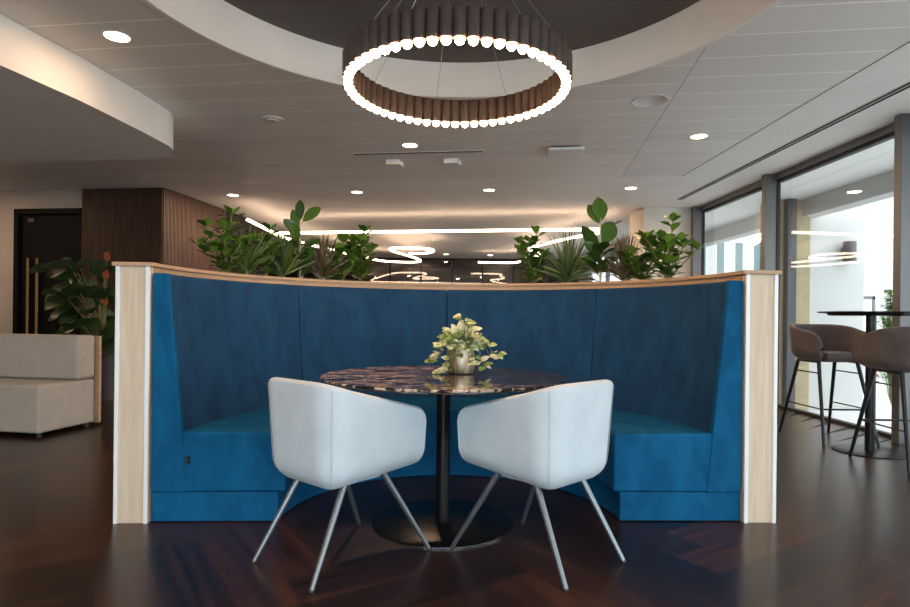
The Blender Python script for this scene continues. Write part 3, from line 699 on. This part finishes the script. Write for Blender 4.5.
for _ in range(75):
    a = r.uniform(0, 2*PI); el = r.uniform(0, 1.35); rad = r.uniform(.05,.105); p = Vector((math.cos(a)*math.cos(el)*rad, math.sin(a)*math.cos(el)*rad, .15+math.sin(el)*rad*.85))
    d = Vector((math.cos(a)*math.cos(el), math.sin(a)*math.cos(el), math.sin(el)*.8+r.uniform(-.5,.4))); L = r.uniform(.045,.065)
    f.leaf(p, d, L, L*.68, bend=r.uniform(.1,.5), fold=.22, wide=.4, tone=r.random(), up=Vector((r.uniform(-.4,.4),-.7,.7)))
f.leaf((0,0,.22), (.05,-.1,1), .07, .036, bend=.05, fold=.2, wide=.42, tone=.5, up=Vector((0,-1,.1)))
f.build('foliage', 'pothos', t, smooth='all', fix=False); st.build('stem', 'stem', t)

# ------------------------------------------------------------------ tub chairs and bar stools
def upath(a_front, a_back, hw, rc, n_side=16, n_c=12, n_back=10, flare=0.):
    """plan of a U shell: u forward, v to the right; from the right front round the back to the left front"""
    P = []
    for i in range(n_side): w = 1-math.cos(PI/2*i/n_side); P.append((a_front+(a_back+rc-a_front)*w, hw-flare*(1-w)))
    for i in range(n_c): a = R(90)*i/n_c; P.append((a_back+rc-rc*math.sin(a), hw-rc+rc*math.cos(a)))
    for i in range(n_back+1): P.append((a_back, (hw-rc)*(1-2*i/n_back)))
    for i in range(1, n_c+1): a = R(90)*(1-i/n_c); P.append((a_back+rc-rc*math.sin(a), -(hw-rc)-rc*math.cos(a)))
    for i in range(1, n_side+1): w = math.sin(PI/2*i/n_side); P.append((a_back+rc+(a_front-a_back-rc)*w, -hw+flare*w))
    return P
def tub(P, ztop, zbot, thick, rb, taper, cr, mz=14):
    """U wall with rounded bottom edge and rounded front corners; returns MB"""
    q = MB(); n = len(P); S = [0]
    for a, b_ in zip(P, P[1:]): S.append(S[-1]+math.dist(a, b_))
    tot = S[-1]; rings = []
    for i, (u, v) in enumerate(P):
        a = P[max(0,i-1)]; c = P[min(n-1,i+1)]; tx, ty = c[0]-a[0], c[1]-a[1]; l = math.hypot(tx, ty); nx, ny = -ty/l, tx/l
        # inward normal must point to the centre
        if nx*(-u)+ny*(-v) < 0: nx, ny = -nx, -ny
        e = min(S[i], tot-S[i]); zt, zb = ztop(u), zbot(u)
        if e < cr: dz = cr-math.sqrt(max(0, cr*cr-(cr-e)**2)); zt -= dz; zb += dz*.8
        ring = []
        def off(z):
            h = z-zbot(u); o = taper*max(0, (zt-z))/.4
            if h < rb: o += rb-math.sqrt(max(0, rb*rb-(rb-h)**2))
            return o
        for j in range(mz+1):
            z = zb+(zt-thick*.4-zb)*(j/mz)**1.3; o = off(z); ring.append((u+nx*o, v+ny*o, z))
        for j in range(1, 6):
            an = PI*j/6; o = off(zt)+thick/2*(1-math.cos(an)); ring.append((u+nx*o, v+ny*o, zt-thick*.4+thick*.4*math.sin(an)))
        for j in range(mz+1):
            z = zt-thick*.4+(zb+.03-(zt-thick*.4))*(j/mz); o = min(off(z), .05)+thick; ring.append((u+nx*o, v+ny*o, z))
        rings.append(ring)
    k = len(rings[0]); q.add([p for r_ in rings for p in r_], [(i*k+j, (i+1)*k+j, (i+1)*k+(j+1)%k, i*k+(j+1)%k) for i in range(n-1) for j in range(k)] + [tuple(range(k)), tuple(range((n-1)*k+k-1, (n-1)*k-1, -1))])
    return q
def inset(P, o):
    out = []; n = len(P)
    for i, (u, v) in enumerate(P):
        a = P[max(0,i-1)]; c = P[min(n-1,i+1)]; tx, ty = c[0]-a[0], c[1]-a[1]; l = math.hypot(tx, ty); nx, ny = -ty/l, tx/l
        if nx*(-u)+ny*(-v) < 0: nx, ny = -nx, -ny
        out.append((u+nx*o, v+ny*o))
    return out
def tapered(p0, p1, r0, r1, n=14):
    q = MB(); q.tube([p0, p1], [r0, r1], n); return q

def make_chair(label):
    t = thing('tub_chair', label, 'chair', (0,0,0), 0, 'white tub chairs')
    P = upath(.275, -.275, .258, .13, flare=.01)
    zt = lambda u: .648+(.795-.648)*((.275-u)/.55)
    zb = lambda u: .343+.032*(u+.275)/.55
    q = tub(P, zt, zb, .055, .10, .03, .04)
    I = inset(P, .122); q.prism([(min(x, .15), y) for x, y in I], .352, .425)
    q.build('shell', 'chair_fabric', t, smooth=True)
    I = inset(P, .095); q = MB(); q.prism([(min(x,.262), y) for x, y in I], .425, .478); q.build('seat_cushion', 'chair_fabric', t, bevel=.02, bseg=3)
    for sgn in (1, -1):
        # upholstery seam running down the shell where back and arm panels meet
        u, v = -.238, sgn*.228; d = Vector((-.62, sgn*.78, 0)); q = MB(); pts = []
        for z in [.375,.40,.43,.50,.6,.7,.765]:
            o = .03*(.785-z)/.4 + ((.10-math.sqrt(max(0,.10**2-(.10-(z-.345))**2))) if z-.345 < .10 else 0); pts.append(Vector((u,v,z))-d*(o-.0005))
        q.tube(pts, .0012, 6); q.build('seam', 'chair_seam', t)
    for su in (1, -1):
        for sv in (1, -1):
            foot = Vector((su*.304-(.008 if su < 0 else 0), sv*(.207 if su < 0 else .247), .0)); top = Vector((su*.095, sv*.145, .39))
            q = tapered(foot+(top-foot)*.012, top, .0105, .0155); l = q.build('leg', 'leg_steel', t, smooth=True)
            q = tapered(foot, foot+(top-foot)*.02, .0108, .0108); q.build('foot_tip', 'leg_tip', l, smooth=True)
    return t
ch = make_chair('white tub chair with steel legs pulled up to the left of the round table')
ch.location = (-.444, 2.672, 0); ch.rotation_euler = (0, 0, R(47.8))
dup(ch, (.430, 2.69, 0), R(131.9), 'white tub chair with steel legs pulled up to the right of the round table')

def make_stool(label):
    t = thing('bar_stool', label, 'bar stool', (0,0,0), 0, 'brown bar stools')
    P = upath(.29, -.28, .29, .23, n_side=14, n_c=14, n_back=4, flare=.03)
    def zt(u):
        k = (.29-u)/.57; k = min(1, max(0, k)); return .955+(1.03-.955)*(k*k*(3-2*k))
    q = tub(P, zt, lambda u: .70, .045, .10, .04, .13); I = inset(P, .13); q.prism([(min(x,.20), y) for x, y in I], .703, .735)
    q.build('shell', 'stool_fabric', t, smooth=True)
    I = inset(P, .09); q = MB(); q.prism([(min(x,.27), y) for x, y in I], .735, .785); q.build('seat_cushion', 'stool_fabric', t, bevel=.02, bseg=3)
    tops, feet = {}, {}
    for su in (1, -1):
        for sv in (1, -1):
            foot = Vector((su*.335, sv*.235, 0)); top = Vector((su*.15, sv*.17, .705)); tops[su,sv] = top; feet[su,sv] = foot
            q = tapered(foot, top, .0125, .017); q.build('leg', 'stool_leg', t, smooth=True)
    def at(su, sv, z): return feet[su,sv].lerp(tops[su,sv], z/.70)
    for sv in (1,-1):
        q = MB(); q.tube([at(1,sv,.697), at(-1,sv,.697)], .013, 10); q.tube([at(1,sv,.60), at(-1,sv,.60)], .006, 8); q.build('brace', 'stool_leg', t)
    q = MB(); q.tube([at(1,1,.30), at(1,-1,.30)], .008, 10); q.tube([at(1,1,.30), at(-1,1,.30)], .006, 8); q.tube([at(1,-1,.30), at(-1,-1,.30)], .006, 8); q.build('footrest', 'stool_leg', t)
    return t
s1 = make_stool('brown upholstered bar stool on the far side of the bar table, facing the camera')
s1.location = (3.44, 5.33, 0); s1.rotation_euler = (0,0,R(-90))
dup(s1, (3.40, 4.30, 0), R(86), 'brown upholstered bar stool on the near side of the bar table, seen from behind')
t = thing('bar_table', 'tall round black bar table between the two brown bar stools', 'table', (3.47, 4.82, 0))
q = MB(); q.lathe([(.27,0),(.27,.006),(.265,.008),(.04,.009)], 64); q.build('base_plate', 'black_gloss', t, smooth=True)
q = MB(); q.lathe([(.037,.008),(.037,1.105)], 24); q.build('pedestal', 'black_pole', t, smooth=True)
q = MB(); q.lathe([(.30,1.105),(.31,1.122),(.375,1.127),(.38,1.132),(.377,1.138),(1e-5,1.138)], 72); q.build('tabletop', 'black_pole', t, smooth=True)

# ------------------------------------------------------------------ sofa and plant at left
t = thing('sofa_module', 'low cream modular sofa with a timber back panel at the left', 'sofa', (-3.41, 5.11, 0), R(-11.5))
q = MB(); q.box(-1.9, .0, .0, .62, .035, .445); q.build('seat_block', 'sofa_fabric', t, bevel=.025, bseg=4)
q = MB(); q.box(-1.9, .01, .40, .615, .45, .855); q.build('back_cushion', 'sofa_fabric', t, bevel=.035, bseg=4)
q = MB(); q.box(-1.9, .035, .622, .655, .03, .845); q.build('back_panel', 'ply', t, bevel=.003)
for x in (-1.8, -.04):
    for y in (.05, .56): q = MB(); q.lathe([(.02,0),(.02,.036)], 16, (x, y, 0)); q.build('foot', 'leg_tip', t)
t = thing('flowering_plant', 'tall dark leafy potted plant with red-orange blooms behind the sofa', 'potted plant', (-4.22, 7.5, 0))
q = MB(); q.lathe([(.15,0),(.20,.55),(.205,.57),(.19,.57),(.18,.52),(1e-5,.52)], 32); q.build('pot', 'grey_pot', t, smooth=True)
f, st = MB(), MB(); r = random.Random(3)
for i in range(46):
    h = r.uniform(.15,1.22); a = r.uniform(0,2*PI); out = r.uniform(.05,.36); cx = -.25*min(1, h/.7) - (.08 if h > .85 and i % 2 else 0)
    tip = Vector((cx+math.cos(a)*out, math.sin(a)*out*.7, .55+h)); st.tube([(0,0,.5), Vector((tip.x*.35, tip.y*.35, .5+h*.6)), tip], [.008,.006,.004], 5)
    for k in range(2):
        aa = a+r.uniform(-1.5,1.5); L = r.uniform(.19,.30); f.leaf(tip, Vector((math.cos(aa), math.sin(aa)-.4, r.uniform(-1.,.2))), L, L*.78, bend=r.uniform(.2,.6), fold=.12, wide=.42, tone=r.random(), n=6, up=Vector((0,-.7,.7)))
for (x, y, z) in ((.11,-.1,1.74), (.12,-.14,1.52), (.10,-.12,1.20)):
    bl = MB(); bl.leaf((x-.03,y,z-.04), (.4,-.4,.7), .14, .11, bend=.1, fold=.1, wide=.45, up=Vector((0,-1,.2))); bl.build('bloom', 'bloom', t, smooth='all', fix=False)
    st.tube([(.02,0,.5), (x*.6,y*.6,z*.7), (x-.03,y,z-.03)], .004, 5)
f.build('foliage', 'leaf_deep', t, smooth='all', fix=False); st.build('stem', 'stem', t)

# ------------------------------------------------------------------ outside
struct(boxobj('ground', 'ground', (-80, 120, -60, 160, -4.2, -4.0)))
struct(boxobj('terrace', 'paving', (4.16, 14, -6, 16, -.5, -.3)), 'pale paved terrace outside the windows', 'terrace')
struct(boxobj('terrace_soffit', 'soffit', (4.20, 5.36, -6, 14, 2.88, 3.0)), 'pale soffit over the terrace outside the windows', 'soffit')
struct(boxobj('terrace_beam', 'ext_white', (5.36, 5.60, -6, 14, 2.62, 3.2)), 'white edge beam of the terrace roof', 'beam')
struct(boxobj('terrace_wall', 'ext_white', (5.50, 6.36, 9.0, 9.3, -.3, 2.9)), 'white terrace wall carrying the dark wall lamp', 'wall')
struct(boxobj('brick_pier', 'brick', (4.92, 5.50, 8.95, 9.3, -.3, 2.9)), 'khaki brick pier outside the window', 'pier')
tag(boxobj('rain_pipe', 'dark_pipe', (5.09, 5.24, 8.84, 8.948, -.3, 2.88), bevel=.02), 'dark square downpipe on the khaki brick pier', 'pipe')
t = thing('wall_lamp', 'dark cylindrical wall lamp on the white terrace wall outside', 'wall lamp', (6.04, 8.86, 1.96))
q = MB(); q.lathe([(.088,0),(.088,.285),(.08,.29)], 28); q.build('lamp_body', 'dark_pipe', t, smooth=True)
q = MB(); q.box(-.04,.04,.06,.137,.1,.2); q.build('bracket', 'dark_pipe', t)
def building(name, label, x0, x1, y, depth, h, cols, rows, ww, wh, z0, dz, m='ext_white', face='y'):
    t = thing(name, label, 'building', (x0, y, -4))
    q = MB(); q.box(0, x1-x0, 0, depth, 0, h+4); q.build('facade', m, t)
    for i in range(cols):
        for j in range(rows):
            cx = (x1-x0)*(i+.5)/cols; z = z0+4+dz*j
            if z+wh < h+3.8:
                q = MB(); q.box(cx-ww/2, cx+ww/2, -.03, .05, z, z+wh); fr = q.build('window_frame', 'white_plastic', t)
                q = MB(); q.box(cx-ww/2+.06, cx+ww/2-.06, -.05, -.02, z+.06, z+wh-.06); q.build('window_pane', 'teal_glass', fr)
building('office_building', 'white office building with tall teal windows seen beyond the far window', 15.36, 30.36, 40, 12, 15, 12, 5, .62, 2.4, -2.5, 3.2)
t = thing('white_house', 'white neighbouring building behind the bar table window', 'building', (9.3, 14.0, -4))
q = MB(); q.box(0, 9, 0, 1.1, 0, 11); q.build('facade', 'ext_white', t)
q = MB(); q.box(.40,.45,-.03,.01,5.2,9.5); q.build('drain_pipe', 'dark_pipe', t)
q = MB(); q.box(.28,.34,-.04,.01,4.0,5.65); q.box(.78,.84,-.04,.01,4.0,5.65); q.box(.28,.84,-.04,.01,5.58,5.65); fr = q.build('window_frame', 'frame_metal', t)
q = MB(); q.box(.34,.78,-.02,.01,4.0,5.58); q.build('window_pane', 'white_plastic', fr)
t = thing('terrace_shrub', 'loose green shrub with red blossoms on the terrace outside', 'shrub', (7.33, 9.7, -.3))
f, st, bl = MB(), MB(), MB(); r = random.Random(9)
for i in range(90):
    a = r.uniform(0,2*PI); h = r.uniform(.6,1.9); o = r.uniform(.0,.3)*(1.2-h*.35); p = Vector((math.cos(a)*o, math.sin(a)*o, h)); st.tube([(0,0,0), p*.6, p], .004, 4)
    for k in range(6):
        aa = r.uniform(0,2*PI); f.leaf(p-Vector((0,0,.05*k)), Vector((math.cos(aa), math.sin(aa), r.uniform(-.3,.8))), .12, .065, tone=r.random(), n=3)
for i in range(26):
    a = r.uniform(0,2*PI); bl.sphere((math.cos(a)*.3, math.sin(a)*.3, r.uniform(.45,.75)), .03, 8)
f.build('foliage', 'leaf', t, fix=False); st.build('stem', 'stem', t); bl.build('blossom', 'bloom', t)

# ------------------------------------------------------------------ light
W = bpy.data.worlds.new('sky'); SC.world = W; W.use_nodes = True; nt = W.node_tree; bg = nt.nodes['Background']
tc = nt.nodes.new('ShaderNodeTexCoord'); sp = nt.nodes.new('ShaderNodeSeparateXYZ'); nt.links.new(tc.outputs['Generated'], sp.inputs[0])
rp = ramp(nt, [(0, (.86,.89,.90)), (.35, (.92,.95,.97)), (1, (.80,.88,.98))]); nt.links.new(sp.outputs[2], rp.inputs[0]); nt.links.new(rp.outputs[0], bg.inputs[0])
bg.inputs['Strength'].default_value = 3.0
def area(name, loc, rot, sx, sy, e, col):
    l = bpy.data.lights.new(name, 'AREA'); l.shape = 'RECTANGLE'; l.size = sx; l.size_y = sy; l.energy = e; l.color = col
    o = bpy.data.objects.new(name, l); C.objects.link(o); o.location = loc; o.rotation_euler = rot; return o
area('daylight_back_windows', (.3, Y0-.25, 1.42), (R(90), 0, 0), 7.4, 2.5, 98, (.66,.84,1.0))

# ------------------------------------------------------------------ camera
cam = bpy.data.cameras.new('camera'); co = bpy.data.objects.new('camera', cam); C.objects.link(co); SC.camera = co
cam.sensor_width = 36; cam.sensor_fit = 'HORIZONTAL'; cam.lens = 600/910*36; cam.shift_y = (317-303.5)/910; cam.clip_start = .05; cam.clip_end = 400
co.matrix_world = Matrix.Translation((0,0,1.06)) @ Matrix.Rotation(R(-1.0), 4, 'Z') @ Matrix.Rotation(R(90), 4, 'X') @ Matrix.Rotation(R(.6), 4, 'Z')
SC.view_settings.view_transform = 'Standard'; SC.view_settings.look = 'None'; SC.view_settings.exposure = .5; SC.view_settings.gamma = 1.; SC.view_settings.use_curve_mapping = False
SC.cycles.max_bounces = 10; SC.cycles.diffuse_bounces = 8; SC.cycles.transparent_max_bounces = 16; SC.cycles.use_denoising = True; SC.cycles.sample_clamp_indirect = 6
